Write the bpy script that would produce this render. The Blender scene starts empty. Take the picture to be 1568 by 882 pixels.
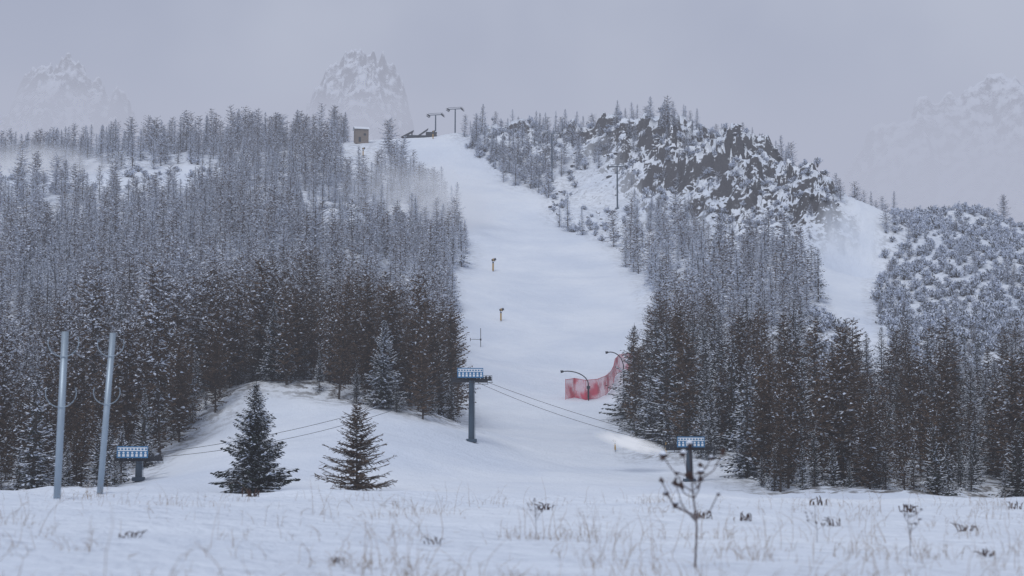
import bpy, math, random
import numpy as np
from mathutils import Vector

rnd = random.Random(7)
rng = np.random.default_rng(11)
S = bpy.context.scene
F = 2613.0
PITCH = math.atan(259/F)
CP, SP = math.cos(PITCH), math.sin(PITCH)

def bearing(u, v):
    dx=(u-784)/F; dy=(441-v)/F
    k=CP-dy*SP
    return dx/k, (SP+dy*CP)/k
def P(u,v,y):
    t,e=bearing(u,v); return (t*y,y,e*y)

# ------------------------------------------------------------ numpy noise
def _hash(ix,iy,seed):
    n=(ix.astype(np.int64)*374761393+iy.astype(np.int64)*668265263+seed*1442695041)&0xffffffff
    n=((n^(n>>13))*1274126177)&0xffffffff
    n=n^(n>>16)
    return (n&0xffff)/65535.0
def vnoise(x,y,seed=0):
    ix=np.floor(x); iy=np.floor(y); fx=x-ix; fy=y-iy
    fx=fx*fx*fx*(fx*(fx*6-15)+10); fy=fy*fy*fy*(fy*(fy*6-15)+10)
    a=_hash(ix,iy,seed); b=_hash(ix+1,iy,seed); c=_hash(ix,iy+1,seed); d=_hash(ix+1,iy+1,seed)
    return (a*(1-fx)+b*fx)*(1-fy)+(c*(1-fx)+d*fx)*fy
def fbm(x,y,sc,oct=4,seed=0,ridged=False):
    r=0;a=1;tot=0
    for i in range(oct):
        n=vnoise(x/sc+17.3*i,y/sc-9.1*i,seed+i)
        if ridged: n=1-abs(2*n-1)
        r=r+a*n; tot+=a; a*=.5; sc*=.5
    return r/tot
def sstep(a,b,x):
    t=np.clip((x-a)/(b-a),0,1); return t*t*(3-2*t)

# ------------------------------------------------------------ terrain spot heights
spots=[P(*s) for s in [
 (385,757,190),(545,760,190),(650,760,190),(800,757,190),(1000,757,190),(1150,760,190),(1400,764,190),(0,762,190),(200,759,190),
 (213,735,225),(250,705,240),(300,672,252),(340,635,262),(370,592,270),(430,597,268),(500,606,266),(600,630,262),(700,663,257),(722,676,253),(760,692,250),(830,706,250),
 (450,685,225),(560,702,222),(650,715,222),
 (450,600,300),(600,622,300),(690,650,300),
 (0,745,230),(100,742,228),(0,680,270),(150,670,270),(0,600,330),(200,600,325),(0,500,400),(200,500,400),(400,500,390),(560,500,400),(0,400,500),(200,400,490),(400,400,490),(600,400,510),
 (0,320,590),(200,325,590),(400,310,610),(560,300,630),(0,272,660),(100,278,650),(200,285,640),(300,262,660),
 (0,258,720),(60,250,730),(150,236,730),(300,232,730),(450,224,740),(553,217,750),(620,212,760),(680,208,765),
 (850,714,258),(980,709,262),(1130,705,255),
 (850,650,330),(960,650,325),(780,660,310),(720,600,360),(850,600,375),(970,600,370),
 (710,540,420),(850,540,430),(980,540,425),(700,480,470),(850,480,485),(985,480,480),(720,420,530),(840,420,545),(960,420,540),
 (740,370,585),(840,370,595),(920,370,590),(700,310,650),(780,310,655),(840,320,650),(640,255,705),(740,255,710),(840,265,700),
 (740,205,765),(800,202,755),(850,199,750),(900,197,745),(1000,190,725),(1060,204,695),(1130,226,655),(1200,264,610),(1240,290,580),(1276,330,552),
 (900,280,680),(1000,280,650),(930,340,625),(1050,350,590),(1100,280,620),(1150,350,560),(1220,350,545),
 (1060,430,500),(1180,430,480),(1060,500,430),(1180,500,415),(1060,600,340),(1180,600,325),(1060,690,265),(1180,700,255),(1180,745,225),
 (1250,405,520),(1300,345,620),(1385,332,640),(1340,322,650),(1290,322,660),(1290,400,545),(1345,430,510),(1260,450,480),(1360,505,445),(1300,495,440),
 (1450,324,620),(1520,347,600),(1568,368,585),(1450,400,520),(1568,420,510),(1450,500,430),(1568,500,420),(1350,600,330),(1500,600,330),(1400,700,255),(1568,700,255),(1400,747,222),(1568,747,222),
 (-400,745,230),(-400,600,330),(-400,400,500),(-400,262,720),(1950,745,225),(1950,600,330),(1950,500,420),(1950,430,520),(1950,400,600)]]
for t in (-.7,-.45,-.25,-.1,.05,.2,.4,.7):
    spots+= [(t*60,60,-3.4),(t*100,100,-6.5),(t*150,150,-6.5),(t*5,5,-3),(t*1300,1300,30),(t*2200,2200,5),(t*4000,4000,-20)]
for u,y,z in [(-400,880,105),(0,880,95),(300,880,105),(620,880,118),(800,880,118),(1000,860,105),(1130,780,90),(1340,800,70),(1450,760,65),(1568,740,60),(1950,760,50)]:
    t,_=bearing(u,300); spots.append((t*y,y,z))
SPT=np.array(spots); C2=18.0**2
def _k(ax,ay,bx,by): return -np.sqrt((ax-bx)**2+(ay-by)**2+C2)/100.0
n=len(SPT)
A=np.zeros((n+3,n+3))
A[:n,:n]=_k(SPT[:,0][:,None],SPT[:,1][:,None],SPT[:,0][None],SPT[:,1][None])
A[:n,n]=1;A[:n,n+1]=SPT[:,0]/100;A[:n,n+2]=SPT[:,1]/100
A[n,:n]=1;A[n+1,:n]=SPT[:,0]/100;A[n+2,:n]=SPT[:,1]/100
A[:n,:n]+=-np.eye(n)*(-0.004)
W=np.linalg.solve(A,np.concatenate([SPT[:,2],[0,0,0]]))
def z_hill(x,y):
    x=np.asarray(x,float);y=np.asarray(y,float)
    out=W[n]+W[n+1]*x/100+W[n+2]*y/100
    for i in range(n):
        out=out+W[i]*(-np.sqrt((x-SPT[i,0])**2+(y-SPT[i,1])**2+C2)/100.0)
    return out
def z_meadow(x,y):
    t=x/np.maximum(y,6)
    z=-0.86-0.35*np.clip(t,-.45,.45)
    z=z+.24*(fbm(x,y,6,3,3)-.5)+.08*(fbm(x,y,1.1,3,5)-.5)+0.22*sstep(25,38,y)*(fbm(x,y,2.2,3,9)-.5)
    return z
def z_base(x,y):
    zh=z_hill(x,np.maximum(y,42.))
    e0=37+5*fbm(x,y*0,9,2,21)
    w=sstep(0,1,(y-e0)/26.)
    return z_meadow(x,y)*(1-w)+zh*w
def hit(u,v,far=40):
    t,e=bearing(u,v)
    ys=np.arange(70,1000,1.0); zz=z_hill(t*ys,ys); r=zz/ys
    i=np.argmax(r>=e)
    if r[i]>=e: y=ys[i]
    else: y=ys[150+np.argmax(r[150:])]+far
    return (t*y,y)
def poly(pts,far=40): return np.array([hit(u,v,far) for u,v in pts])
def inpoly(x,y,pg):
    x=np.asarray(x);y=np.asarray(y); res=np.zeros(x.shape,bool)
    j=len(pg)-1
    for i in range(len(pg)):
        xi,yi=pg[i];xj,yj=pg[j]
        c=((yi>y)!=(yj>y))&(x<(xj-xi)*(y-yi)/((yj-yi) if yj!=yi else 1e-9)+xi)
        res^=c; j=i
    return res
pg_piste=poly([(568,205),(590,228),(625,262),(682,318),(722,375),(728,395),(692,430),(692,480),(694,540),(702,600),(706,655),(640,640),(560,620),(490,608),(362,594),(335,640),(300,672),(240,708),(180,745),(150,800),(1160,800),(1136,708),(1050,712),(985,705),(958,655),(988,590),(1000,540),(994,480),(982,430),(932,378),(835,335),(840,300),(775,285),(745,240),(690,212),(640,200)])
pg_piste2=poly([(1285,312),(1388,312),(1355,385),(1335,440),(1362,512),(1360,600),(1330,600),(1258,470),(1236,400),(1250,352)])
pg_clear=poly([(0,262),(120,272),(160,262),(230,262),(300,250),(345,262),(330,285),(240,305),(190,318),(140,300),(0,290)])
pg_rock=poly([(735,200),(745,238),(845,262),(838,330),(925,375),(985,335),(1060,350),(1130,385),(1235,415),(1246,350),(1290,330),(1245,270),(1130,205),(1000,170),(850,180)])
pg_open=poly([(850,225),(905,228),(975,290),(990,330),(925,378),(838,335),(840,262)])
pg_cliff=poly([(990,200),(1120,215),(1240,275),(1286,330),(1285,352),(1200,325),(1100,285),(1000,270)])
pg_scrub=poly([(1390,322),(1355,385),(1338,440),(1365,508),(1380,560),(1700,560),(1750,380),(1568,350),(1450,310)])

def rock_disp(x,y,m):
    r=fbm(x+8*fbm(x,y,30,2,40),y,20,6,31,True)
    r2=fbm(x,y,5,3,33)
    st=np.floor(r*8)/8*.6+r*.4
    return m*((st-.6)*19+(r2-.5)*5)

# ------------------------------------------------------------ materials
def mat(name):
    m=bpy.data.materials.new(name); m.use_nodes=True
    nt=m.node_tree; b=nt.nodes['Principled BSDF']
    b.inputs['Specular IOR Level'].default_value=.2
    return m,nt,b
def simple(name,col,rough=.7,metal=0,var=.15,scale=3):
    m,nt,b=mat(name)
    N=nt.nodes;L=nt.links
    tc=N.new('ShaderNodeTexCoord'); no=N.new('ShaderNodeTexNoise'); no.inputs['Scale'].default_value=scale; no.inputs['Detail'].default_value=3
    L.new(tc.outputs['Object'],no.inputs['Vector'])
    mx=N.new('ShaderNodeMix'); mx.data_type='RGBA'
    mx.inputs[6].default_value=(*[c*(1-var) for c in col],1); mx.inputs[7].default_value=(*[min(1,c*(1+var)) for c in col],1)
    L.new(no.outputs['Fac'],mx.inputs[0]); L.new(mx.outputs[2],b.inputs['Base Color'])
    b.inputs['Roughness'].default_value=rough; b.inputs['Metallic'].default_value=metal
    return m
def mth(nt,op,a,b=None,c=None,clamp=False):
    nd=nt.nodes.new('ShaderNodeMath'); nd.operation=op; nd.use_clamp=clamp
    for i,s in enumerate((a,b,c)):
        if s is None: continue
        if isinstance(s,(int,float)): nd.inputs[i].default_value=s
        else: nt.links.new(s,nd.inputs[i])
    return nd.outputs[0]
def mrange(nt,v,a,b,c=0,d=1):
    nd=nt.nodes.new('ShaderNodeMapRange'); nd.interpolation_type='SMOOTHSTEP'
    nt.links.new(v,nd.inputs[0])
    for i,s in enumerate((a,b,c,d)): 
        if isinstance(s,(int,float)): nd.inputs[i+1].default_value=s
        else: nt.links.new(s,nd.inputs[i+1])
    return nd.outputs[0]
def mixc(nt,f,a,b):
    nd=nt.nodes.new('ShaderNodeMix'); nd.data_type='RGBA'
    if isinstance(f,float): nd.inputs[0].default_value=f
    else: nt.links.new(f,nd.inputs[0])
    for i,s in ((6,a),(7,b)):
        if isinstance(s,tuple): nd.inputs[i].default_value=(*s,1)
        else: nt.links.new(s,nd.inputs[i])
    return nd.outputs[2]
def noise(nt,vec,scale,detail=4,rough=.55):
    nd=nt.nodes.new('ShaderNodeTexNoise'); nd.inputs['Scale'].default_value=scale; nd.inputs['Detail'].default_value=detail; nd.inputs['Roughness'].default_value=rough
    nt.links.new(vec,nd.inputs['Vector']); return nd.outputs['Fac']
SNOW=(.76,.815,.905)

def mat_ground():
    m,nt,b=mat('snow_ground_mat')
    g=nt.nodes.new('ShaderNodeNewGeometry'); pos=g.outputs['Position']
    sx=nt.nodes.new('ShaderNodeSeparateXYZ'); nt.links.new(g.outputs['Normal'],sx.inputs[0]); nz=sx.outputs[2]
    def at(nm):
        a=nt.nodes.new('ShaderNodeAttribute'); a.attribute_name=nm; return a.outputs['Fac']
    rock=at('rock'); forest=at('forest'); tuft=at('tuft')
    n1=noise(nt,pos,.55,6,.65); n2=noise(nt,pos,.035,4,.6); n3=noise(nt,pos,1.6,2,.7)
    steep=mth(nt,'SUBTRACT',1,nz)
    v=mth(nt,'ADD',mth(nt,'MULTIPLY',steep,1.8),mth(nt,'MULTIPLY',mth(nt,'SUBTRACT',n1,.5),2.5))
    rf=mth(nt,'MULTIPLY',mrange(nt,v,.56,.76),rock,clamp=True)
    rc=mixc(nt,n3,(.028,.03,.037),(.11,.108,.115))
    snow=mixc(nt,mrange(nt,n2,.3,.7),(.68,.745,.85),(.81,.86,.93))
    c=mixc(nt,rf,snow,rc)
    ff=mth(nt,'MULTIPLY',mrange(nt,n1,.44,.60),forest)
    c=mixc(nt,mth(nt,'MULTIPLY',ff,.9),c,(.085,.072,.06))
    n4=noise(nt,pos,2.2,4,.75)
    tf=mth(nt,'MULTIPLY',mrange(nt,n4,.62,.70),tuft)
    c=mixc(nt,mth(nt,'MULTIPLY',tf,.75),c,(.16,.135,.11))
    nt.links.new(c,b.inputs['Base Color']); b.inputs['Roughness'].default_value=.75
    bp=nt.nodes.new('ShaderNodeBump'); bp.inputs['Strength'].default_value=.8; bp.inputs['Distance'].default_value=.25
    hh=mth(nt,'ADD',noise(nt,pos,3.,3,.6),mth(nt,'MULTIPLY',noise(nt,pos,.4,3),2.))
    nt.links.new(hh,bp.inputs['Height']); nt.links.new(bp.outputs[0],b.inputs['Normal'])
    return m
def mat_rock(name,lo,hi,sc,thr=(.45,.62)):
    m,nt,b=mat(name)
    g=nt.nodes.new('ShaderNodeNewGeometry'); pos=g.outputs['Position']
    sx=nt.nodes.new('ShaderNodeSeparateXYZ'); nt.links.new(g.outputs['Normal'],sx.inputs[0]); nz=sx.outputs[2]
    n1=noise(nt,pos,sc,6,.7); n2=noise(nt,pos,sc*.25,2)
    v=mth(nt,'ADD',nz,mth(nt,'MULTIPLY',mth(nt,'SUBTRACT',n1,.5),1.6))
    f=mrange(nt,v,*thr)
    c=mixc(nt,f,mixc(nt,n2,lo,hi),SNOW)
    nt.links.new(c,b.inputs['Base Color']); b.inputs['Roughness'].default_value=.85
    return m
def mat_foliage(name,lo,hi,frost0,frost1,z0,z1):
    """needles / twigs; share of snow-laden sprays rises with altitude"""
    m,nt,b=mat(name)
    g=nt.nodes.new('ShaderNodeNewGeometry'); sx=nt.nodes.new('ShaderNodeSeparateXYZ'); nt.links.new(g.outputs['Position'],sx.inputs[0])
    oi=nt.nodes.new('ShaderNodeObjectInfo'); rd=oi.outputs['Random']
    a=nt.nodes.new('ShaderNodeAttribute'); a.attribute_name='spray'; r=a.outputs['Fac']
    big=noise(nt,g.outputs['Position'],.012,1)
    zz=mth(nt,'ADD',sx.outputs[2],mth(nt,'MULTIPLY',mth(nt,'SUBTRACT',big,.5),60))
    west=mrange(nt,mth(nt,'MULTIPLY',sx.outputs[0],-1),35,90,0,22)
    east=mrange(nt,sx.outputs[0],20,55,0,12)
    zz=mth(nt,'ADD',mth(nt,'ADD',zz,west),east)
    fr=mrange(nt,zz,z0,z1,frost0,frost1)
    fr=mth(nt,'ADD',fr,mth(nt,'MULTIPLY',mth(nt,'SUBTRACT',rd,.5),.24))
    f=mrange(nt,mth(nt,'SUBTRACT',fr,r),-.04,.06)
    base=mixc(nt,mth(nt,'FRACT',mth(nt,'MULTIPLY',rd,7.3)),lo,hi)
    base=mixc(nt,mth(nt,'FRACT',mth(nt,'MULTIPLY',r,13.7)),base,tuple(x*.4 for x in lo))
    c=mixc(nt,f,base,(.61,.67,.79))
    nt.links.new(c,b.inputs['Base Color']); b.inputs['Roughness'].default_value=.85
    return m
M_ground=mat_ground()
M_spruce=mat_foliage('spruce_needles',(.018,.028,.025),(.036,.046,.036),.15,.72,4,60)
M_larch=mat_foliage('larch_twigs',(.078,.053,.037),(.145,.098,.066),.07,.74,14,58)
M_dwarf=mat_foliage('dwarf_pine_needles',(.03,.04,.038),(.06,.06,.055),.64,.76,20,100)
M_bark=simple('bark',(.055,.047,.043),.9,0,.4,2)
M_snow=simple('snow_load',(.73,.78,.87),.7,0,.05,2)
M_boulder=mat_rock('limestone_boulder',(.032,.034,.042),(.12,.118,.125),.9,(.32,.50))
M_peak=mat_rock('dolomite_rock',(.09,.09,.10),(.20,.195,.20),.10,(.25,.70))
M_steel=simple('galvanised_steel',(.34,.41,.48),.45,.5,.12,5)
M_blue=simple('blue_grey_paint',(.05,.08,.115),.5,.1,.15,2)
M_dark=simple('dark_steel',(.035,.04,.05),.6,.3,.2,2)
M_yellow=simple('yellow_padding',(.42,.27,.09),.7,0,.2,3)
M_red=simple('red_netting_post',(.45,.03,.05),.7)
M_signb=simple('sign_blue',(.045,.17,.34),.5,0,.1)
M_signw=simple('sign_white',(.68,.72,.76),.5,0,.04)
M_wood=simple('weathered_wood',(.20,.165,.14),.85,0,.3,1.5)
M_roof=simple('snowy_roof',(.72,.76,.83),.8,0,.06,1)
M_glass=simple('dark_glass',(.03,.04,.05),.15,0,.2)
M_grass=simple('dry_grass_stalk',(.27,.20,.14),.85,0,.35,1.3)
M_seed=simple('seed_head',(.08,.055,.052),.9,0,.4,20)
M_cable=simple('steel_rope',(.05,.055,.065),.6,.2,.1)

# ------------------------------------------------------------ mesh builder
class MB:
    def __init__(s): s.v=[];s.f=[];s.m=[];s.r=[]
    def face(s,pts,mi=0,r=.5):
        k=len(s.v); s.v+= [tuple(p) for p in pts]; s.f.append(tuple(range(k,k+len(pts)))); s.m.append(mi); s.r.append(r)
    def tube(s,pts,rad,nn=6,mi=0,r=1.5,cap=True):
        pts=[Vector(p) for p in pts]; base=len(s.v)
        if not hasattr(rad,'__len__'): rad=[rad]*len(pts)
        for i,p in enumerate(pts):
            d=(pts[min(i+1,len(pts)-1)]-pts[max(i-1,0)]).normalized()
            a=Vector((0,0,1)) if abs(d.z)<.9 else Vector((1,0,0))
            e1=d.cross(a).normalized(); e2=d.cross(e1)
            for j in range(nn):
                th=2*math.pi*j/nn
                s.v.append(tuple(p+(e1*math.cos(th)+e2*math.sin(th))*rad[i]))
        for i in range(len(pts)-1):
            for j in range(nn):
                s.f.append((base+i*nn+j,base+i*nn+(j+1)%nn,base+(i+1)*nn+(j+1)%nn,base+(i+1)*nn+j)); s.m.append(mi); s.r.append(r)
        if cap:
            s.f.append(tuple(base+j for j in range(nn))[::-1]); s.m.append(mi); s.r.append(r)
            s.f.append(tuple(base+(len(pts)-1)*nn+j for j in range(nn))); s.m.append(mi); s.r.append(r)
    def box(s,c,h,mi=0,rot=0):
        k=len(s.v); ca,sa=math.cos(rot),math.sin(rot)
        for dx,dy,dz in [(-1,-1,-1),(1,-1,-1),(1,1,-1),(-1,1,-1),(-1,-1,1),(1,-1,1),(1,1,1),(-1,1,1)]:
            x,y=dx*h[0],dy*h[1]; s.v.append((c[0]+x*ca-y*sa,c[1]+x*sa+y*ca,c[2]+dz*h[2]))
        for f in [(0,3,2,1),(4,5,6,7),(0,1,5,4),(1,2,6,5),(2,3,7,6),(3,0,4,7)]:
            s.f.append(tuple(k+q for q in f)); s.m.append(mi); s.r.append(.5)
    def mesh(s,name,mats,smooth=False):
        me=bpy.data.meshes.new(name); me.from_pydata(s.v,[],s.f)
        for m in mats: me.materials.append(m)
        me.polygons.foreach_set('material_index',s.m)
        a=me.attributes.new('spray','FLOAT','FACE'); a.data.foreach_set('value',s.r)
        if smooth: me.polygons.foreach_set('use_smooth',[True]*len(s.f))
        me.update(); return me
    def obj(s,name,mats,loc=(0,0,0),parent=None,smooth=False,link=True,rotz=0):
        o=bpy.data.objects.new(name,s.mesh(name,mats,smooth)); o.location=loc; o.rotation_euler=(0,0,rotz)
        if link: S.collection.objects.link(o)
        if parent: o.parent=parent
        return o
def empty(name,loc,rotz=0):
    o=bpy.data.objects.new(name,None); o.location=loc; o.rotation_euler=(0,0,rotz); S.collection.objects.link(o); return o

# ------------------------------------------------------------ terrain mesh
nc=760
s=np.linspace(-1,1,nc); tcol=.36*s+.5*s**5
ys=[-30.]
while ys[-1]<4200:
    y=ys[-1]
    if y<8: d=2
    elif y<46: d=.22
    elif y<180: d=2.5
    elif y<800: d=1.25
    elif y<950: d=4
    else: d=60
    ys.append(y+d)
ys=np.array(ys); nr=len(ys)
T,Y=np.meshgrid(tcol,ys); X=T*(np.maximum(Y,0)+25)*1.0
X=X*np.where(Y>950,1+(Y-950)/1500.,1)
Zb=z_base(X,Y)
def soft(pg,rad=6):
    acc=0
    for dx,dy in [(0,0),(rad,0),(-rad,0),(0,rad),(0,-rad),(rad*.7,rad*.7),(-rad*.7,rad*.7),(rad*.7,-rad*.7),(-rad*.7,-rad*.7)]:
        acc=acc+inpoly(X+dx,Y+dy,pg)
    return acc/9.
m_rock=soft(pg_rock,7)*(1-.72*soft(pg_open,7)); m_p=np.maximum(soft(pg_piste,4),soft(pg_piste2,4)); m_cl=soft(pg_clear,6); m_sc=soft(pg_scrub,7); m_cf=soft(pg_cliff,7)
def cliff_disp(x,y,m):
    r=fbm(x+6*fbm(x,y,20,2,140),y*1.5,16,4,131,True)
    return m*(np.floor(r*4)/4+.25*r-.6)*15
wild=(1-m_p)*sstep(60,230,Y)
Z=Zb+rock_disp(X,Y,m_rock*(1-m_p))*sstep(400,500,Y)+cliff_disp(X,Y,m_cf)
Z=Z+wild*(1-m_rock)*((fbm(X,Y,14,4,50)-.5)*3.0)
Z=Z+sstep(60,180,Y)*m_p*((fbm(X,Y,22,3,60)-.5)*1.8)
verts=np.stack([X,Y,Z],-1).reshape(-1,3)
idx=np.arange(nr*nc).reshape(nr,nc)
quads=np.stack([idx[:-1,:-1],idx[:-1,1:],idx[1:,1:],idx[1:,:-1]],-1).reshape(-1,4)
def grid_mesh(name,verts,quads,material):
    me=bpy.data.meshes.new(name)
    me.vertices.add(len(verts)); me.vertices.foreach_set('co',verts.astype(np.float32).ravel())
    me.loops.add(quads.size); me.loops.foreach_set('vertex_index',quads.astype(np.int32).ravel())
    me.polygons.add(len(quads)); me.polygons.foreach_set('loop_start',np.arange(0,quads.size,4,dtype=np.int32))
    me.update(calc_edges=True); me.validate()
    me.polygons.foreach_set('use_smooth',np.ones(len(quads),bool))
    me.materials.append(material); return me
me=grid_mesh('snowy_mountain_ground',verts,quads,M_ground)
def addattr(nm,arr):
    a=me.attributes.new(nm,'FLOAT','POINT'); a.data.foreach_set('value',arr.astype(np.float32).ravel())
addattr('rock',np.clip(m_rock*(1-m_p)+m_cf+.6*m_sc*(1-m_p)+.35*m_cl,0,1)*(Y>300))
addattr('forest',(1-np.maximum.reduce([m_p,m_rock,m_cl,m_sc*.5]))*(Y>200)*(.35+.65*(1-sstep(380,560,Y))))
tz=sstep(.45,.75,fbm(X,Y,30,3,70))
tuft=np.where(Y<60,.5*sstep(.4,.7,fbm(X,Y,4,2,71)),.8*tz*m_p*(Y<300)+.35*m_rock*m_p+ .6*m_rock*(1-m_p))
addattr('tuft',np.clip(tuft,0,1))
ground=bpy.data.objects.new('snowy_mountain_ground',me); S.collection.objects.link(ground)

def ground_z(x,y):
    x=np.atleast_1d(np.asarray(x,float));y=np.atleast_1d(np.asarray(y,float))
    z=z_base(x,y)
    inp=(inpoly(x,y,pg_piste)|inpoly(x,y,pg_piste2))
    mr=(inpoly(x,y,pg_rock)&~inp)*(1-.72*inpoly(x,y,pg_open))
    z=z+rock_disp(x,y,mr.astype(float))*sstep(400,500,y)+cliff_disp(x,y,inpoly(x,y,pg_cliff).astype(float))
    w=(~(inp|inpoly(x,y,pg_rock))).astype(float)*sstep(60,230,y)
    z=z+inp.astype(float)*sstep(60,180,y)*((fbm(x,y,22,3,60)-.5)*1.8)
    return z+w*((fbm(x,y,14,4,50)-.5)*3.0)
def G(u,v):
    x,y=hit(u,v,0); return Vector((x,y,float(ground_z(x,y)[0])))

# ------------------------------------------------------------ trees
def trunk(mb,H,r0,rr,lean=.0,mi=0):
    pts=[];rad=[]
    for i in range(9):
        f=i/8; pts.append((lean*H*f*f+rr.uniform(-.03,.03)*f*H*.05, rr.uniform(-.03,.03)*f*H*.05, H*f)); rad.append(r0*(1-f)**.9+.015)
    pts[0]=(0,0,-1.2); mb.tube(pts,rad,6,mi,1.5)
def spruce(seed,H=15,R=2.9,dens=1.,snow=.35,fs=1.):
    rr=random.Random(seed); mb=MB(); trunk(mb,H,.011*H+.05,rr)
    z=H*.03+rr.uniform(0,.3); lopg=rr.uniform(0,6.28)
    while z<H*.985:
        f=z/H
        L=R*((1-f)**.85)*(.82+.18*math.sin(z*2.3+lopg))+.12
        nb=max(4,int((8-3*f)*min(dens,1.7)))
        a0=rr.uniform(0,6.28)
        for k in range(nb):
            a=a0+6.283*k/nb+rr.uniform(-.3,.3); l=L*rr.uniform(.65,1.12)
            ox,oy=math.cos(a),math.sin(a); sxx,syy=-oy,ox
            sl=.55*f-.42*(1-f)+rr.uniform(-.12,.12); up=.22
            z1=z+rr.uniform(-.15,.15)
            def pt(q): return Vector((ox*l*q,oy*l*q,z1+l*(sl*q+up*q*q)))
            m=max(3,int(l/.34*dens))
            for i in range(m):
                q=(i+.7)/m; p=pt(q)
                for sd in (-1,1):
                    tl=(.20*l+.18)*(1.15-.75*q)*rr.uniform(.7,1.3)
                    d=Vector((ox*.75+sxx*sd*.75,oy*.75+syy*sd*.75,rr.uniform(-.55,.12)))*tl
                    wv=Vector((ox*.5+rr.uniform(-.4,.4),oy*.5+rr.uniform(-.4,.4),rr.uniform(-.8,.5)))*(.15+.06*l)*rr.uniform(.6,1.2)*fs
                    nn=d.cross(wv); 
                    upn=abs(nn.z)/max(nn.length,1e-6)
                    r=rr.random()*(1.25-.6*upn)
                    mb.face([p-wv*.5,p+d*.6-wv*.45,p+d,p+d*.5+wv*.5,p+wv*.5],1,r)
                if rr.random()<snow and q>.25:
                    w=(.09+.08*l)*(1.2-q)*rr.uniform(.5,1.3)*fs; p2=pt(min(1,q+.9/m)); o=Vector((0,0,.06))
                    sv=Vector((sxx,syy,0))*w
                    mb.face([p-sv+o-Vector((0,0,w*.5)),p+o,p2+o*.6,p2-sv*.6-Vector((0,0,w*.3))],2,0)
                    mb.face([p+o,p+sv+o-Vector((0,0,w*.5)),p2+sv*.6-Vector((0,0,w*.3)),p2+o*.6],2,0)
            mb.tube([pt(0),pt(1)],[.03,.01],3,0,1.5,False)
        z+=H/42*rr.uniform(.7,1.3)/dens**.3
    mb.face([(-.05,0,H-.4),(.05,0,H-.4),(0,0,H+.35)],1,.6); mb.face([(0,-.05,H-.4),(0,.05,H-.4),(0,0,H+.35)],1,.3)
    return mb
def larch(seed,H=20,R=2.5,bare=.22,wid=1.,dens=1.,pw=.66):
    rr=random.Random(seed); mb=MB(); trunk(mb,H,.009*H+.04,rr,rr.uniform(-.02,.02))
    z=H*.06
    while z<H*.985:
        f=z/H
        if f<bare: step=.8; nb=rr.choice((1,2,3)); L=R*.5*rr.uniform(.3,1); den=.7
        else:
            step=.42/dens; nb=rr.choice((3,4,5)); g=(f-bare)/(1-bare); L=R*min(1,(g*5+.35))*((1-g)**pw)+.25; den=1
        a0=rr.uniform(0,6.28)
        for k in range(nb):
            a=a0+6.283*k/nb+rr.uniform(-.5,.5); l=L*rr.uniform(.5,1.15)
            ox,oy=math.cos(a),math.sin(a); sxx,syy=-oy,ox
            sl=.5*f-.25+rr.uniform(-.15,.15)
            z1=z+rr.uniform(-.2,.2)
            def pt(q): return Vector((ox*l*q,oy*l*q,z1+l*(sl*q+.25*q*q)))
            mb.tube([pt(0),pt(.5),pt(1)],[.04*wid**.5,.03*wid**.5,.01],3,1,.9+rr.random()*.6,False)
            m=max(3,int(l/.24*den*dens))
            for i in range(m):
                q=(i+.8)/m; p=pt(q)
                for sd in (-1,1):
                    tl=rr.uniform(.25,.65)*(1.15-.6*q)*(.5+.25*l)
                    d=Vector((ox*.6+sxx*sd*.8+rr.uniform(-.3,.3),oy*.6+syy*sd*.8+rr.uniform(-.3,.3),rr.uniform(-.65,.6)))*tl
                    wv=Vector((rr.uniform(-1,1),rr.uniform(-1,1),rr.uniform(-1,1))).normalized()*.045*wid*rr.uniform(.6,1.4)
                    mb.face([p-wv,p+d*.6-wv,p+d,p+d*.6+wv,p+wv],1,rr.random())
        z+=step*rr.uniform(.7,1.3)
    return mb
def dwarf(seed,R=1.6,Hh=1.9):
    rr=random.Random(seed); mb=MB()
    for k in range(18):
        a=rr.uniform(0,6.28); l=R*rr.uniform(.3,1.1); ox,oy=math.cos(a),math.sin(a); hz=Hh*rr.uniform(.5,1.25)*(1.25-.6*l/R)
        def pt(q): return Vector((ox*l*q,oy*l*q,-.2+hz*(1-(1-q)**2)))
        mb.tube([pt(0),pt(.5),pt(1)],[.05,.04,.02],3,0,1.5,False)
        for i in range(13):
            q=rr.uniform(.35,1.05); p=pt(q)+Vector((rr.uniform(-.3,.3),rr.uniform(-.3,.3),rr.uniform(-.2,.25)))
            d=Vector((rr.uniform(-1,1),rr.uniform(-1,1),rr.uniform(-.1,1.3))).normalized()*rr.uniform(.25,.55)
            wv=Vector((rr.uniform(-1,1),rr.uniform(-1,1),rr.uniform(-.4,.4))).normalized()*.13
            n_=d.cross(wv); r=rr.random()*(1.3-.7*abs(n_.z)/max(1e-6,n_.length))
            mb.face([p-wv,p+d*.7-wv*.8,p+d,p+d*.7+wv*.8,p+wv],1,r)
    return mb
def boulder(seed):
    rr=random.Random(seed)
    import bmesh
    bm=bmesh.new(); bmesh.ops.create_icosphere(bm,subdivisions=3,radius=1)
    pl=[(Vector((rr.uniform(-1,1),rr.uniform(-1,1),rr.uniform(-.6,1))).normalized(),rr.uniform(.45,.85)) for _ in range(12)]
    for v in bm.verts:
        for nn,d in pl:
            k=v.co.dot(nn)
            if k>d: v.co-=nn*(k-d)
        v.co*=1+rr.uniform(-.05,.05)
        v.co.z*=.8
    me=bpy.data.meshes.new('boulder'); bm.to_mesh(me); bm.free(); me.materials.append(M_boulder)
    return bpy.data.objects.new('limestone_boulder_variant',me)

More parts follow.
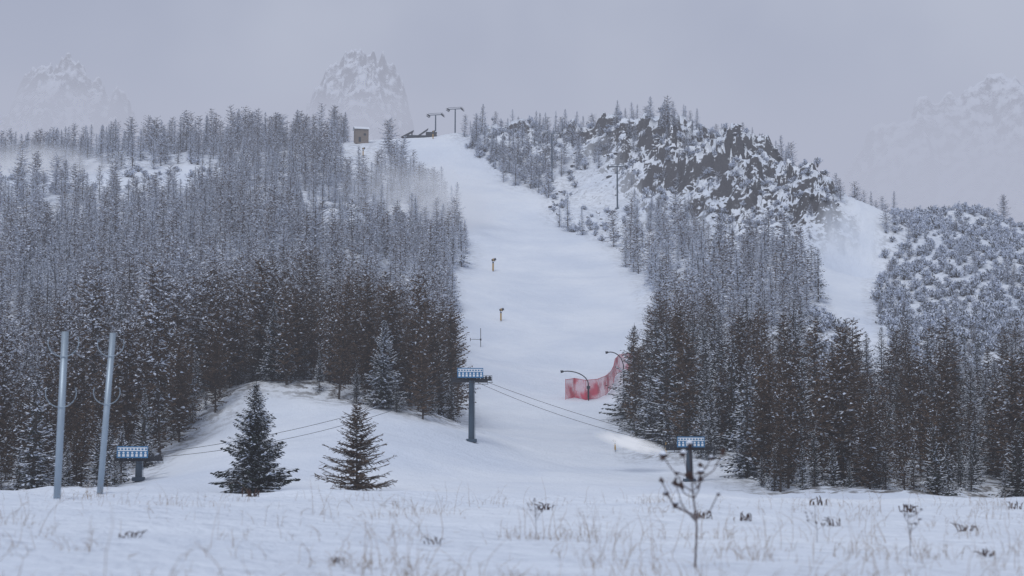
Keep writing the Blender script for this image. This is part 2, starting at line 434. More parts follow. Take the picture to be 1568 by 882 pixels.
def coll(name,objs):
    c=bpy.data.collections.new(name)
    for i,o in enumerate(objs):
        o.name='%s_%02d'%(name,i); c.objects.link(o)
    return c
TM=[M_bark,M_spruce,M_snow]; LM=[M_bark,M_larch,M_snow]
c_spruce=coll('spruce_variants',[spruce(100+i,15,[4.0,4.5,3.6,4.2,3.8][i],.85,.55).obj('sp',TM,link=False) for i in range(5)])
c_larch=coll('larch_variants',[larch(200+i,20,[4.2,3.8,5.0,4.1,4.6,3.6][i],[.10,.14,.08,.12,.08,.15][i],2.5,.74,[.5,.4,.55,.45,.38,.5][i]).obj('la',LM,link=False) for i in range(6)])
c_spruce_far=coll('slope_spruce_variants',[spruce(120+i,15,[4.2,4.8,3.8,4.4,4.0][i],.55,.6,1.5).obj('sp',TM,link=False) for i in range(5)])
c_larch_far=coll('slope_larch_variants',[larch(220+i,20,[5.0,4.6,5.8,4.7,5.4,4.2][i],[.08,.10,.06,.10,.06,.10][i],3.9,.52,[.42,.34,.45,.36,.32,.4][i]).obj('la',LM,link=False) for i in range(6)])
c_dwarf=coll('dwarf_pine_variants',[dwarf(300+i).obj('dw',[M_bark,M_dwarf],link=False) for i in range(4)])
c_bould=coll('boulder_variants',[boulder(400+i) for i in range(5)])

def scatter(name,pts,rot,scl,var,c):
    N_=len(pts); print('SCATTER',name,N_)
    me=bpy.data.meshes.new(name); me.vertices.add(N_); me.vertices.foreach_set('co',np.asarray(pts,np.float32).ravel())
    a=me.attributes.new('rot','FLOAT_VECTOR','POINT'); a.data.foreach_set('vector',np.asarray(rot,np.float32).ravel())
    a=me.attributes.new('scl','FLOAT_VECTOR','POINT'); a.data.foreach_set('vector',np.asarray(scl,np.float32).ravel())
    a=me.attributes.new('var','INT','POINT'); a.data.foreach_set('value',np.asarray(var,np.int32))
    me.update()
    o=bpy.data.objects.new(name,me); S.collection.objects.link(o)
    ng=bpy.data.node_groups.new(name+'_nodes','GeometryNodeTree')
    ng.interface.new_socket('Geometry',in_out='INPUT',socket_type='NodeSocketGeometry')
    ng.interface.new_socket('Geometry',in_out='OUTPUT',socket_type='NodeSocketGeometry')
    gi=ng.nodes.new('NodeGroupInput');go=ng.nodes.new('NodeGroupOutput')
    ip=ng.nodes.new('GeometryNodeInstanceOnPoints'); ci=ng.nodes.new('GeometryNodeCollectionInfo')
    ci.inputs['Collection'].default_value=c; ci.inputs['Separate Children'].default_value=True; ci.inputs['Reset Children'].default_value=True
    ip.inputs['Pick Instance'].default_value=True
    def na(nm,dt):
        x=ng.nodes.new('GeometryNodeInputNamedAttribute'); x.data_type=dt; x.inputs['Name'].default_value=nm; return x.outputs['Attribute']
    er=ng.nodes.new('FunctionNodeEulerToRotation')
    L=ng.links
    L.new(gi.outputs[0],ip.inputs['Points']); L.new(ci.outputs[0],ip.inputs['Instance'])
    L.new(na('var','INT'),ip.inputs['Instance Index']); L.new(na('rot','FLOAT_VECTOR'),er.inputs[0]); L.new(er.outputs[0],ip.inputs['Rotation'])
    L.new(na('scl','FLOAT_VECTOR'),ip.inputs['Scale']); L.new(ip.outputs[0],go.inputs[0])
    md=o.modifiers.new('instances','NODES'); md.node_group=ng
    return o

def cands(step,y0=212,y1=800,tt=.37):
    gx,gy=np.meshgrid(np.arange(-330,330,step),np.arange(y0,y1,step))
    x=gx.ravel()+rng.uniform(-.5,.5,gx.size)*step; y=gy.ravel()+rng.uniform(-.5,.5,gx.size)*step
    k=np.abs(x/y)<tt; return x[k],y[k]
x,y=cands(6.1)
inP=inpoly(x,y,pg_piste)|inpoly(x,y,pg_piste2); inR=inpoly(x,y,pg_rock); inC=inpoly(x,y,pg_clear); inS=inpoly(x,y,pg_scrub); inO=inpoly(x,y,pg_open)
dn=fbm(x,y,40,3,80); q=rng.random(len(x))
uu=784+(x/y)*F*CP
top=inR&(y>690-(np.clip(uu-1000,0,400))*.55)&(uu<1070)
prob=np.where(inR,np.where(top,.55,np.where(inO,.02,.36)),np.where(inS,.28,np.where(dn<.43,np.where(y>430,.6,.8),.99)))
prob=np.where((uu>1240)&(y>560)&~inS,.25,prob)
prob=np.where((uu>1225)&(y>330)&(y<445)&(~inS),.0,prob)
prob=np.where(inP,0,np.where(inC,.05,prob))
prob=np.where((uu>555)&(uu<705)&(y>735),0,prob)
prob=np.where((uu>528)&(uu<590)&(y>660),0,prob)
prob=np.where(y>775,0,prob)
keep=q<prob
x=x[keep];y=y[keep];inR=inR[keep];inS=inS[keep];uu=uu[keep];top=top[keep]
z=ground_z(x,y)
Ht=np.interp(y,[210,300,420,600,750],[17,19.5,15.5,14,15])*(.52+.6*rng.random(len(x)))*(.75+.5*fbm(x,y,22,2,85))
Ht=np.where(inR&~top,Ht*.40,Ht); Ht=np.where(inS,Ht*.36,Ht); Ht=np.where(top,Ht*.8,Ht)
Ht=np.where((uu>1230)&(y>560),Ht*.75,Ht)
Ht=np.where((uu>1225)&(y<335),Ht*np.interp(y,[210,335],[.95,.72]),Ht)
mixn=fbm(x,y,50,2,90)
pl=np.where((y<430)&(uu>230)&(uu<720),.90,np.where(y<430,np.where(uu>1150,.42,.55),.55))+(mixn-.5)*.9
isL=rng.random(len(x))<pl
near=y<400
for nm,sel,c,H0,nv in (('larch_forest',isL&near,c_larch,20.,6),('spruce_forest',~isL&near,c_spruce,15.,5),('larch_forest_on_slope',isL&~near,c_larch_far,20.,6),('spruce_forest_on_slope',~isL&~near,c_spruce_far,15.,5)):
    k=sel.sum(); h=Ht[sel]*(1.05 if nm[0]=='l' else .95)
    sc=(h/H0); w=sc*rng.uniform(.8,1.2,k)*(1.0+.3*(1-np.clip(sc,0,1)))
    scatter(nm,np.stack([x[sel],y[sel],z[sel]-.3],-1),np.stack([rng.normal(0,.025,k),rng.normal(0,.025,k),rng.uniform(0,6.28,k)],-1),np.stack([w,w,sc],-1),rng.integers(0,nv,k),c)
# young growth along the lower forest floor
x,y=cands(4.4,212,330); inP=inpoly(x,y,pg_piste)|inpoly(x,y,pg_piste2); k_=(~inP)&(rng.random(len(x))<.6); x=x[k_];y=y[k_]; z=ground_z(x,y)
sc=rng.uniform(.2,.55,len(x)); scatter('young_spruce_understorey',np.stack([x,y,z-.2],-1),np.stack([0*x,0*x,rng.uniform(0,6.28,len(x))],-1),np.stack([sc,sc,sc],-1),rng.integers(0,5,len(x)),c_spruce_far)
# dwarf pine scrub
x,y=cands(3.0,330,790)
inR=inpoly(x,y,pg_rock);inS=inpoly(x,y,pg_scrub);inP=inpoly(x,y,pg_piste)|inpoly(x,y,pg_piste2);inC=inpoly(x,y,pg_clear);inO=inpoly(x,y,pg_open)
dn=fbm(x,y,18,3,95); q=rng.random(len(x)); uu=784+(x/y)*F*CP
prob=np.where(inS,.75,np.where(inR,np.where(dn>.5,.45,.2),np.where(inC,.12,.0)))
prob=np.where(inO,np.where(dn>.55,.2,.03),prob)
prob=np.where((~inS)&(uu>1225)&(y>330)&(y<445),.6,prob)
pg_th=poly([(700,222),(780,235),(842,262),(838,300),(800,282),(760,262)])
inT=inpoly(x,y,pg_th)
prob=np.where(inP,0,prob); prob=np.where(inT,.8,prob)
k_=q<prob; x=x[k_];y=y[k_]; z=ground_z(x,y); sc=rng.uniform(.5,1.4,len(x))
scatter('dwarf_pine_scrub',np.stack([x,y,z],-1),np.stack([0*x,0*x,rng.uniform(0,6.28,len(x))],-1),np.stack([sc,sc,sc*rng.uniform(.7,1.3,len(x))],-1),rng.integers(0,4,len(x)),c_dwarf)
x,y=cands(4.0,600,800); k_=inpoly(x,y,pg_th)&(rng.random(len(x))<.6); x=x[k_];y=y[k_]; z=ground_z(x,y)
sc=rng.uniform(.4,.75,len(x)); scatter('spruce_thicket',np.stack([x,y,z-.2],-1),np.stack([0*x,0*x,rng.uniform(0,6.28,len(x))],-1),np.stack([sc,sc,sc],-1),rng.integers(0,5,len(x)),c_spruce_far)
# boulders
x,y=cands(3.4,430,800); inR=inpoly(x,y,pg_rock);inP=inpoly(x,y,pg_piste);inO=inpoly(x,y,pg_open)
dn=fbm(x,y,14,3,97); k_=inR&(rng.random(len(x))<np.where(dn>.52,.5,.08)*np.where(inO,.5,1))&(~inP)
x=x[k_];y=y[k_];z=ground_z(x,y); sc=rng.uniform(.5,1.25,len(x))**1.6
scatter('limestone_boulders',np.stack([x,y,z],-1),np.stack([rng.uniform(-.3,.3,len(x)),rng.uniform(-.3,.3,len(x)),rng.uniform(0,6.28,len(x))],-1),np.stack([sc*1.3,sc,sc*.9],-1),rng.integers(0,5,len(x)),c_bould)

# solitary trees
def place(mb,name,mats,u,vb,y,sink=.2):
    t,e=bearing(u,vb); xx=t*y; zz=float(ground_z(xx,y)[0])
    return mb.obj(name,mats,(xx,y,zz-sink))
def hgt(u,v0,v1,y): return (bearing(u,v0)[1]-bearing(u,v1)[1])*y
place(spruce(501,hgt(385,588,757,190)+.6,5.2,1.7,.42,.8),'spruce_tree',TM,390,757,190,.3)
place(larch(502,hgt(545,615,757,190)+.3,5.0,.03,1.05,1.6,.75),'larch_tree',LM,546,757,190,0)
g=G(588,622); place(spruce(503,hgt(588,487,622,g.y),4.4,1.4,.8,.9),'spruce_tree',TM,588,622,g.y,0)
g=G(418,600); place(spruce(504,hgt(418,478,600,g.y),3.4,1.3,.5,.9),'spruce_tree',TM,418,600,g.y+6,0)

# ------------------------------------------------------------ distant peaks
def peak(name,prof,y0,front,back,amp,seed,vb,res=1.5,sc=45):
    us=[p[0] for p in prof]; 
    xs=np.array([bearing(p[0],p[1])[0]*y0 for p in prof]); zs=np.array([bearing(p[0],p[1])[1]*y0 for p in prof])
    gx=np.arange(xs[0],xs[-1],res); gy=np.arange(-front,back,res*1.3)
    Xg,Yg=np.meshgrid(gx,gy)
    wx=(fbm(Xg,Yg,30,3,seed)-.5)*22
    h=np.interp(Xg+wx*.8,xs,zs)
    sl=np.where(Yg<0,1.3,2.0)
    a=np.abs(Yg)
    steps=a*sl*(.6+.8*fbm(Xg,Yg,60,2,seed+3))
    st=14+10*fbm(Xg,Yg,90,2,seed+4); steps=np.floor(steps/st)*st+st*sstep(.25,1,(steps/st)%1)
    h=h-steps
    r=fbm(Xg,Yg,sc,6,seed+7,True); r2=fbm(Xg*1.8,Yg*.5,sc*.5,5,seed+20,True)
    h=h+amp*(r-.75)+amp*.8*(r2-.75)
    h=np.maximum(h,-20)
    vv=np.stack([Xg,Yg+y0,h],-1).reshape(-1,3); ii=np.arange(Xg.size).reshape(Xg.shape)
    qd=np.stack([ii[:-1,:-1],ii[:-1,1:],ii[1:,1:],ii[1:,:-1]],-1).reshape(-1,4)
    o=bpy.data.objects.new(name,grid_mesh(name,vv,qd,M_peak)); S.collection.objects.link(o)
peak('rocky_peak',[(400,330),(440,260),(462,205),(478,150),(500,108),(515,88),(545,70),(565,62),(588,72),(606,96),(620,118),(632,160),(645,240),(670,330)],2200,180,120,34,1,230)
peak('rocky_peak',[(-90,330),(-40,220),(15,165),(40,108),(70,90),(100,84),(130,97),(150,122),(170,132),(186,116),(202,150),(222,195),(260,330)],2300,180,120,34,5,230)
peak('distant_mountain',[(1220,380),(1290,260),(1330,195),(1380,170),(1440,142),(1480,136),(1520,116),(1568,104),(1700,60),(1900,30)],2100,420,100,50,9,330,3.0,110)

# ------------------------------------------------------------ lift pylons
def pylon(name,base,H,rot,sign=True,arm=2.6,train=3.1,k=1.):
    e=empty(name,base,rot)
    mb=MB(); mb.tube([(0,0,-1),(0,0,H*.5),(0,0,H)],[.46*k,.42*k,.36*k],12); mb.box((0,0,.15),(.75,.75,.25))
    mb.obj('column',[M_blue],parent=e)
    mb=MB(); mb.box((0,0,H),(.22*k,arm,.22*k)); mb.box((0,0,H+.75),(.10,arm*.9,.07)); 
    for s_ in (-1,1): mb.tube([(0,s_*arm,H-.2),(0,s_*arm,H+1.)],.07,6)
    mb.obj('crossarm',[M_blue],parent=e)
    mb=MB()
    for s_ in (-1,1):
        yy=s_*arm
        mb.box((0,yy,H-.35),(train,.09,.14))
        mb.box((0,yy+.35*s_,H-.75),(train*1.05,.25,.03))
        for i in range(10):
            cx=-train+2*train*(i+.5)/10
            mb.tube([(cx,yy-.12,H-.05),(cx,yy+.12,H-.05)],.25,10)
        for i in range(5):
            cx=-train+2*train*i/4; mb.tube([(cx,yy+.55*s_,H-.75),(cx,yy+.55*s_,H+.25)],.03,4)
        mb.tube([(-train,yy+.55*s_,H+.25),(train,yy+.55*s_,H+.25)],.03,4)
    mb.obj('sheave_train',[M_dark],parent=e)
    mb=MB()
    for s_ in (-1,1): mb.tube([(.5*k+.05,s_*.22,0),(.45*k,s_*.22,H)],.025,4)
    for i in range(int(H/.4)): mb.tube([(.5*k,-.22,.3+i*.4),(.5*k,.22,.3+i*.4)],.018,4)
    mb.obj('ladder',[M_steel],parent=e)
    if sign:
        mb=MB(); yy=-arm-.75
        mb.box((-.5,yy,H+.62),(1.9,.04,.72),0)
        mb.box((-.5,yy-.045,H+.98),(1.8,.004,.22),1)
        for i in range(7):
            cx=-2.1+i*.53
            mb.tube([(cx,yy-.055,H+.55),(cx,yy-.05,H+.55)],.13,8,1); mb.box((cx,yy-.055,H+.22),(.15,.004,.16),1)
        for i in range(9): mb.box((-2.15+i*.41,yy-.055,H+.98),(.12,.004,.10),0)
        mb.tube([(-1.6,yy+.06,H-.6),(-1.6,yy+.06,H+1.2)],.05,5,2); mb.tube([(.9,yy+.06,H-.6),(.9,yy+.06,H+1.2)],.05,5,2)
        mb.obj('sign_board',[M_signb,M_signw,M_dark],parent=e)
    return e
def at(u,v,y):
    t,e=bearing(u,v); return t*y,y,e*y
heads=[]
for u,vt,y in [(213,700,215),(722,579,253),(1055,684,235)]:
    xx,yy,zt=at(u,vt,y); zg=float(ground_z(xx,yy)[0]); H=zt-zg
    pylon('chairlift_pylon',(xx,yy,zg),H,.12,True,2.6,2.7); heads.append((xx,yy,zt))
for u,vb,vt,y in [(667,212,176,764),(697,203,167,770),(845,233,205,690),(945,297,255,640)]:
    xx,yy,zt=at(u,vt,y); zg=float(ground_z(xx,yy)[0]); pylon('chairlift_pylon',(xx,yy,zg),zt-zg,1.45 if u>800 else 1.35,False,3.2,2.2,.7)
mb=MB()
def rope(a,b,sag):
    pts=[]
    for i in range(25):
        f=i/24; pts.append(tuple(a[j]*(1-f)+b[j]*f-(sag*4*f*(1-f) if j==2 else 0) for j in range(3)))
    mb.tube(pts,.032,5,0)
ext0=(heads[0][0]-60,heads[0][1]-25,heads[0][2]-8); ext1=(heads[2][0]+80,heads[2][1]-20,heads[2][2]-2)
seq=[ext0]+heads+[ext1]
for s_ in (-2.6,2.6):
    for a,b,sg in zip(seq[:-1],seq[1:],(.6,1.6,.6,1)):
        rope((a[0],a[1]+s_,a[2]+.22-(.35*(s_>0))),(b[0],b[1]+s_,b[2]+.22-(.35*(s_>0))),sg+(.5 if s_>0 else 0))
mb.obj('chairlift_cable',[M_cable])

# ------------------------------------------------------------ snow-making equipment
def snow_gun(u,v,h=4.6,face=1):
    g=G(u,v); e=empty('snow_gun',g)
    r=h/4.8
    mb=MB(); mb.tube([(0,0,-.3),(0,0,h*.85)],.11*r,8); mb.obj('post',[M_dark],parent=e)
    mb=MB(); mb.tube([(0,0,.25),(0,0,h*.58)],.30*r,12); mb.obj('padding',[M_yellow],parent=e)
    mb=MB(); c=Vector((face*.3*r,0,h*.86)); d=Vector((face*.9,-.3,.25)).normalized()
    mb.tube([c-d*.8*r,c-d*.6*r,c+d*.4*r,c+d*.7*r],[.36*r,.46*r,.40*r,.46*r],14,1); mb.tube([c+d*.3*r-Vector((0,0,.7*r)),c+d*.3*r],.14*r,6,1); mb.box((0,0,h*.64),(.3*r,.25*r,.2*r),1)
    mb.tube([c-d*.3*r,c+d*.1*r],.47*r,14,0)
    mb.obj('fan_barrel',[M_yellow,M_dark],parent=e)
for a in [(755,417,4.4,1),(767,491,3.8,1),(942,695,2.0,-1),(1020,706,2.2,-1),(556,240,4,1),(663,212,4,1)]:
    snow_gun(*a)
def lance(u,v,htop,reach,dirx):
    g=G(u,v); mb=MB(); pts=[(0,0,-.5),(0,0,htop*.55)]
    for i in range(1,10):
        a=i/9*math.pi*.55; pts.append((dirx*reach*(1-math.cos(a))/1.15,0,htop*.55+htop*.45*math.sin(a)))
    mb.tube(pts,[.13]*2+[.11]*9,8,0)
    p=Vector(pts[-1]); mb.tube([p,p+Vector((dirx*.6,0,-.1))],[.22,.3],8,0); mb.tube([(0,0,.4),(0,0,htop*.5)],.2,8,0); mb.box((0,0,htop*.45),(.35,.3,.3),0)
    mb.obj('snow_lance',[M_dark],g)
lance(901,614,6.2,5.2,-1); lance(955,592,7.8,3.4,-1); lance(987,580,7,3.2,-1)
g=G(736,531); mb=MB(); mb.tube([(0,0,-.3),(0,0,4.8)],.09,6); mb.tube([(0,0,1.9),(-2.6,0,2.0)],.06,5); mb.tube([(-2.6,0,1.5),(-2.6,0,2.3)],.09,5); mb.box((0,0,1.9),(.2,.2,.25)); mb.obj('snow_sensor_mast',[M_dark],g)

# red safety net
m,nt,b=mat('red_net'); b.inputs['Base Color'].default_value=(.55,.03,.07,1); b.inputs['Roughness'].default_value=.8
g_=nt.nodes.new('ShaderNodeTexCoord'); w1=nt.nodes.new('ShaderNodeTexNoise'); w1.inputs['Scale'].default_value=.35
nt.links.new(g_.outputs['Object'],w1.inputs[0]); tr=nt.nodes.new('ShaderNodeBsdfTransparent'); ms=nt.nodes.new('ShaderNodeMixShader')
nt.links.new(mrange(nt,w1.outputs[0],.35,.65,.42,.92),ms.inputs[0]); nt.links.new(tr.outputs[0],ms.inputs[1]); nt.links.new(b.outputs[0],ms.inputs[2]); nt.links.new(ms.outputs[0],nt.nodes['Material Output'].inputs[0])
M_net=m
path=[(866,613),(880,611),(897,613),(915,611),(928,606),(936,597),(940,586),(942,576),(948,568),(960,565),(975,566)]
pp=[G(u,v) for u,v in path]
base=pp[0].copy(); e=empty('red_safety_net',base)
fine=[]
for i in range(len(pp)-1):
    for j in range(6): fine.append(pp[i].lerp(pp[i+1],j/6)-base)
fine.append(pp[-1]-base)
mb=MB(); hN=4.1
for i in range(len(fine)-1):
    for kz in range(3):
        z0=hN*kz/3+.1; z1=hN*(kz+1)/3+.1; a,b_=fine[i],fine[i+1]
        mb.face([a+Vector((0,0,z0)),b_+Vector((0,0,z0)),b_+Vector((0,0,z1)),a+Vector((0,0,z1))],0)
mb.obj('netting',[M_net],parent=e)
mb=MB()
for i in range(0,len(fine),12): mb.tube([fine[i]-Vector((0,0,.4)),fine[i]+Vector((0,0,hN+.3))],.05,6)
mb.tube([f+Vector((0,0,hN+.1)) for f in fine],.06,4); mb.obj('posts',[M_red],parent=e)

# ------------------------------------------------------------ summit buildings
g=G(553,220); e=empty('wooden_hut',(g.x,g.y,g.z-.5),.25)
mb=MB(); mb.box((0,0,3.2),(2.9,2.4,3.4)); mb.obj('walls',[M_wood],parent=e)
mb=MB()
mb.face([(-3.4,-2.9,6.4),(3.4,-2.9,6.4),(3.4,0,7.7),(-3.4,0,7.7)]); mb.face([(-3.4,0,7.7),(3.4,0,7.7),(3.4,2.9,6.4),(-3.4,2.9,6.4)])
mb.face([(-3.4,-2.9,6.2),(3.4,-2.9,6.2),(3.4,-2.9,6.4),(-3.4,-2.9,6.4)]); mb.face([(3.4,-2.9,6.2),(3.4,0,7.5),(3.4,2.9,6.2),(3.4,2.9,6.4),(3.4,0,7.7),(3.4,-2.9,6.4)])
mb.obj('roof',[M_roof],parent=e)
mb=MB(); mb.box((-1.,-2.42,1.6),(.5,.03,1.1)); mb.box((1.2,-2.42,3.9),(.5,.03,.5)); mb.obj('door_and_window',[M_glass],parent=e)
g=G(634,212); e=empty('chairlift_top_station',(g.x,g.y+6,g.z-.3),.1)
mb=MB()
for ox,hh in ((-3,2.6),(3.5,3.6)):
    mb.face([(ox-3.2,-3,1.6),(ox+2.4,-3,hh+2.0),(ox+2.4,3,hh+2.0),(ox-3.2,3,1.6)]); mb.face([(ox-3.2,-3.02,1.1),(ox+2.4,-3.02,hh+1.4),(ox+2.4,-3.02,hh+2.0),(ox-3.2,-3.02,1.6)])
    mb.box((ox+1.7,0,1.9),(.2,2.5,2.0)); mb.box((ox-2,0,.8),(.2,2.5,.9))
mb.box((7.5,0,1.8),(2.2,2.5,2.2)); mb.box((1,0,.7),(7,2,.8)); mb.obj('canopy',[M_dark],parent=e)
mb=MB(); mb.box((7.5,0,4.1),(2.5,2.8,.12)); mb.box((-6.5,0,.9),(2.6,2,.12)); mb.obj('snow_on_roof',[M_roof],parent=e)
mb=MB(); mb.box((0.5,-2.6,1.9),(5,.03,.5)); mb.obj('windows',[M_glass],parent=e)

# ------------------------------------------------------------ foreground poles
def fork_pole(u0,vb,u1,vt,y):
    t0,_=bearing(u0,vb); x0=t0*y; zg=float(ground_z(x0,y)[0]); xt,_,zt=at(u1,vt,y)
    d=Vector((xt-x0,0,zt-zg)); e=empty('marker_pole',(x0,y,zg))
    mb=MB(); mb.tube([-d*.1,d],.066,12,0); mb.obj('tube',[M_steel],parent=e,smooth=True)
    mb=MB()
    for f in (.58,.88):
        c=d*f
        for sg in (-1,1):
            pts=[c+Vector((sg*.28*math.sin(a),-.075,-.26*math.cos(a)+.17)) for a in [i/10*math.pi*.62 for i in range(11)]]
            mb.tube(pts,.008,5,0)
    mb.obj('wire_hooks',[M_steel],parent=e)
fork_pole(87,772,100,508,31); fork_pole(153,752,173,510,36)

# ------------------------------------------------------------ foreground dry grass
mb=MB()
sx_=[]
NC=90
cx=rng.uniform(-.33,.33,NC); cy=rng.uniform(9,34,NC)
cx[0:3]=[.0145,.015,.013]; cy[0:3]=[19,19.3,18.8]
cx[3:26]=rng.uniform(.03,.32,23); cy[3:26]=rng.uniform(10,20,23)
cx[26:31]=[-.09,-.085,-.06,-.065,-.05]; cy[26:31]=[14,14.4,15,13,12]
for i in range(2300):
    if rnd.random()<.72:
        k=rnd.randrange(NC); y=cy[k]+rnd.gauss(0,.25); x=cx[k]*cy[k]+rnd.gauss(0,.25)
        if y<8: y=9
    else: y=rnd.uniform(9,37); x=rnd.uniform(-.34,.34)*y
    if x/y<-.12 and rnd.random()<.5: continue
    sx_.append((x,y))
arr=np.array(sx_); zz=ground_z(arr[:,0],arr[:,1])
for (x,y),z in zip(sx_,zz):
    h=(rnd.uniform(.04,.24) if rnd.random()<.86 else rnd.uniform(.25,.6)); lean=rnd.uniform(.05,.8)*h; a=rnd.uniform(0,6.28); w=rnd.uniform(.0016,.0034)
    lx,ly=math.cos(a)*lean,math.sin(a)*lean; kx=rnd.uniform(-.1,.1)*h
    pts=[Vector((x+lx*f*f+kx*math.sin(f*5),y+ly*f*f,z-.03+h*f*(1-.35*f*f*lean/h))) for f in (0,.25,.5,.75,1)]
    mb.tube(pts,[w,w*.9,w*.8,w*.6,w*.3],3,0,cap=False)
    for j in range(rnd.choice((0,0,1,2))):
        p=pts[rnd.choice((2,3))]; mb.tube([p,p+Vector((rnd.uniform(-.08,.08),rnd.uniform(-.05,.05),rnd.uniform(-.01,.08)))],[w*.7,w*.2],3,0,cap=False)
mb.obj('dry_grass',[M_grass])
# withered leafy clumps half buried in the snow
mb=MB()
for u,v in [(1140,802),(830,790),(1272,806),(1250,778),(385,768),(1390,788),(515,868),(1478,815),(1075,802),(660,842),(1510,842),(1555,780),(200,852)]:
    t,e_=bearing(u,v); y=min(36,max(9,.93/max(.02,-e_))); x=t*y; z=float(ground_z(x,y)[0]); s_=y/16
    for k in range(rnd.randrange(8,18)):
        p=Vector((x+rnd.gauss(0,.045)*s_,y+rnd.gauss(0,.05)*s_,z-.02)); hh=rnd.uniform(.02,.10)*s_; ax=rnd.gauss(0,.35); ay=rnd.gauss(0,.3)
        mb.tube([p,p+Vector((ax*hh*.6,ay*hh*.5,hh*.8)),p+Vector((ax*hh*1.6,ay*hh,hh*rnd.uniform(.7,1.1)))],[.0035*s_,.0065*s_,.002],4,0)
mb.obj('withered_tussocks',[M_seed])
def umbel(u,vb,vt,y,seed,big=1.,n_=9,name='dried_thistle'):
    rr=random.Random(seed); t,_=bearing(u,vb); x=t*y; zg=float(ground_z(x,y)[0]); H=at(u,vt,y)[2]-zg
    mb=MB(); 
    stemp=[Vector((0,0,-.05)),Vector((.02*H,0,H*.3)),Vector((-.01*H,.01,H*.6)),Vector((-.03*H,0,H*.93))]
    mb.tube(stemp,[.006*big,.0055*big,.005*big,.003*big],6,0)
    heads_=[stemp[-1]]
    for i in range(n_):
        f=rr.uniform(.3,.75); b0=Vector((.005*H,0,H*f)); a=rr.uniform(0,6.28); l=H*rr.uniform(.18,.46)
        tip=b0+Vector((math.cos(a)*l*.72,math.sin(a)*l*.4,l*rr.uniform(.35,.95)))
        tip.z=min(tip.z,H*rr.uniform(.84,1))
        mid=(b0+tip)/2+Vector((math.cos(a)*l*.12,0,-l*.08)); mb.tube([b0,mid,tip],[.004*big,.0035*big,.003*big],5,0); heads_.append(tip)
        if rr.random()<.4:
            t2=mid+Vector((rr.uniform(-.08,.08),rr.uniform(-.05,.05),rr.uniform(.02,.1)))*H; mb.tube([mid,t2],[.003*big,.002*big],4,0); heads_.append(t2)
    for p in heads_:
        r=rr.uniform(.011,.023)*big
        for k in range(14):
            d=Vector((rr.gauss(0,1),rr.gauss(0,1),rr.gauss(.3,1))).normalized()
            mb.tube([p,p+d*r*.8,p+d*r*1.5],[r*.3,r*.35,.001],4,0)
        if rr.random()<.75: mb.tube([p+Vector((0,0,r*.5)),p+Vector((0,0,r*.9)),p+Vector((0,0,r*1.4)),p+Vector((0,0,r*1.7))],[r*.8,r*1.15,r*.7,r*.1],8,1)
    mb.obj(name,[M_seed,M_snow],(x,y,zg))
umbel(1063,800,668,14.5,1,1.5,12)
umbel(1392,806,770,17,2,.7,7); umbel(820,796,762,19,6,.5,9); umbel(1250,805,772,19,11,.5,5)

# ------------------------------------------------------------ atmosphere
FOG_GLOW=(.432,.463,.577)  # emission colour standing in for skylight scattered by the fog
def glow_vol_mat(name,sigma,col=FOG_GLOW,hetero=False,nscale=2.,seed=0.,thr=.35):
    m=bpy.data.materials.new(name); m.use_nodes=True; nt=m.node_tree; nt.nodes.clear()
    out=nt.nodes.new('ShaderNodeOutputMaterial'); ab=nt.nodes.new('ShaderNodeVolumeAbsorption'); em=nt.nodes.new('ShaderNodeEmission'); ad=nt.nodes.new('ShaderNodeAddShader')
    ab.inputs['Color'].default_value=(0,0,0,1); em.inputs['Color'].default_value=(*col,1)  # no scattering: the volume absorbs and glows in its own colour
    if hetero:
        tc=nt.nodes.new('ShaderNodeTexCoord'); ln=nt.nodes.new('ShaderNodeVectorMath'); ln.operation='LENGTH'; nt.links.new(tc.outputs['Object'],ln.inputs[0])
        mp=nt.nodes.new('ShaderNodeMapping'); mp.inputs['Location'].default_value=(seed,seed*2,0); nt.links.new(tc.outputs['Object'],mp.inputs[0])
        nn=noise(nt,mp.outputs[0],nscale,2,.6)
        fall=mrange(nt,ln.outputs['Value'],.15,1.,1,0)
        d=mth(nt,'MULTIPLY',mth(nt,'MULTIPLY',fall,mrange(nt,nn,thr,thr+.3)),sigma)
        nt.links.new(d,ab.inputs['Density']); nt.links.new(d,em.inputs['Strength'])
    else:
        ab.inputs['Density'].default_value=sigma; em.inputs['Strength'].default_value=sigma
    nt.links.new(ab.outputs[0],ad.inputs[0]); nt.links.new(em.outputs[0],ad.inputs[1]); nt.links.new(ad.outputs[0],out.inputs['Volume'])
    return m
def volbox(name,c,h,m,rot=0):
    mb=MB(); mb.box((0,0,0),(1,1,1)); o=mb.obj(name,[m],c); o.scale=h; o.rotation_euler=(0,rot,0); return o
volbox('valley_haze',(0,1700,300),(4000,2000,420),glow_vol_mat('glowing_haze',.00027))
volbox('fog_bank',(0,1450,145),(3500,480,195),glow_vol_mat('glowing_fog',.0014))
def bank(u,v,y,hx,hy,hz,sig,ns,sd,thr=.35,col=FOG_GLOW,name='mist_bank',rot=0):
    x,yy,z=at(u,v,y); volbox(name,(x,yy,z),(hx,hy,hz),glow_vol_mat(name,sig,col,True,ns,sd,thr),rot)
W2=(.51,.555,.67)  # brighter emission colour, so the snowmaking mist glows by itself
bank(650,325,600,38,30,24,.07,2.0,3,.34,W2,'snowmaking_mist')
bank(50,258,660,42,30,11,.08,1.6,5,.28,W2,'snowmaking_mist')
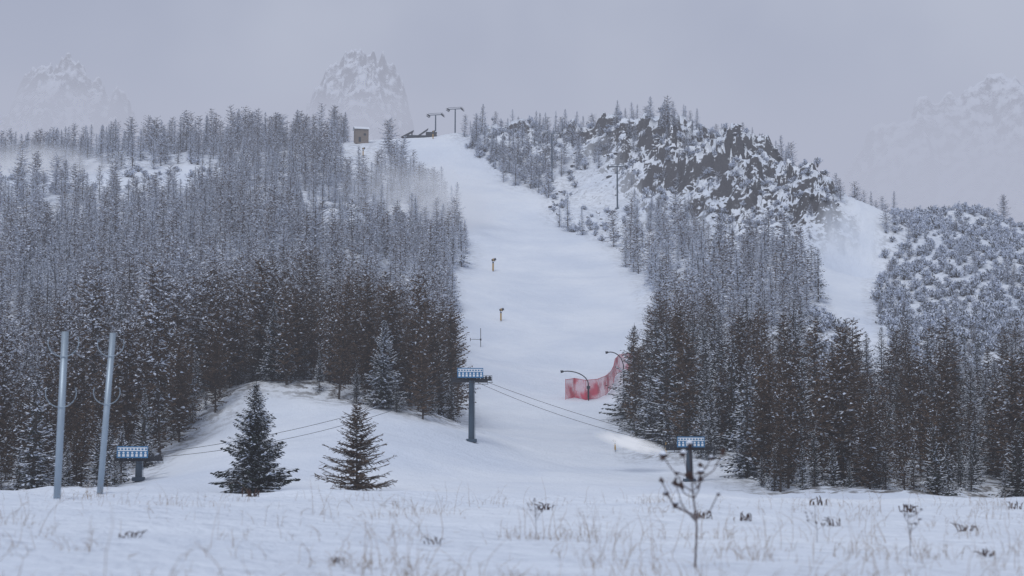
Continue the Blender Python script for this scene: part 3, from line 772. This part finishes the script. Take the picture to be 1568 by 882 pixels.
bank(968,679,248,6.8,2.5,1.3,1.7,2.2,2,.32,(.68,.72,.82),'snow_gun_plume',.26)  # plume whiteness is emitted by the volume, not lit by the sun
bank(1430,270,1600,420,200,95,.010,1.6,7,.25)
bank(540,205,1750,200,150,55,.013,1.8,1,.28)
bank(90,185,1750,220,150,65,.012,1.8,4,.28)

# ------------------------------------------------------------ world, sun, camera
w=bpy.data.worlds.new('World'); S.world=w; w.use_nodes=True; nt=w.node_tree; N=nt.nodes; L=nt.links
bg=N['Background']; sky=N.new('ShaderNodeTexSky'); sky.sky_type='NISHITA'; sky.sun_disc=False
EL,AZ=math.radians(48),math.radians(200)
sky.sun_elevation=EL; sky.sun_rotation=AZ
L.new(sky.outputs[0],bg.inputs[0]); bg.inputs[1].default_value=.08
bg2=N.new('ShaderNodeBackground'); tc=N.new('ShaderNodeTexCoord')
nn=noise(nt,tc.outputs['Generated'],4.5,4,.5)
L.new(mixc(nt,mrange(nt,nn,.35,.65),(.31,.355,.485),(.58,.625,.725)),bg2.inputs[0]); bg2.inputs[1].default_value=1.0
mx=N.new('ShaderNodeMixShader'); mx.inputs[0].default_value=.85; L.new(bg.outputs[0],mx.inputs[1]); L.new(bg2.outputs[0],mx.inputs[2]); L.new(mx.outputs[0],N['World Output'].inputs[0])
sd=bpy.data.lights.new('sun','SUN'); sd.energy=1.45; sd.angle=math.radians(22); sd.color=(1,.99,.98)
so=bpy.data.objects.new('sun',sd); S.collection.objects.link(so)
dirv=Vector((math.sin(AZ)*math.cos(EL),math.cos(AZ)*math.cos(EL),math.sin(EL)))
so.rotation_euler=dirv.to_track_quat('Z','Y').to_euler(); so.location=dirv*200
cd=bpy.data.cameras.new('camera'); cam=bpy.data.objects.new('camera',cd); S.collection.objects.link(cam)
cd.lens=60; cd.sensor_width=36; cd.clip_end=9000; cd.clip_start=.1
cam.rotation_euler=(math.pi/2+PITCH,0,0); cam.location=(0,0,0)
cd.dof.use_dof=True; cd.dof.focus_distance=320; cd.dof.aperture_fstop=2.0
S.camera=cam
S.view_settings.view_transform='Standard'; S.view_settings.look='None'; S.view_settings.exposure=0
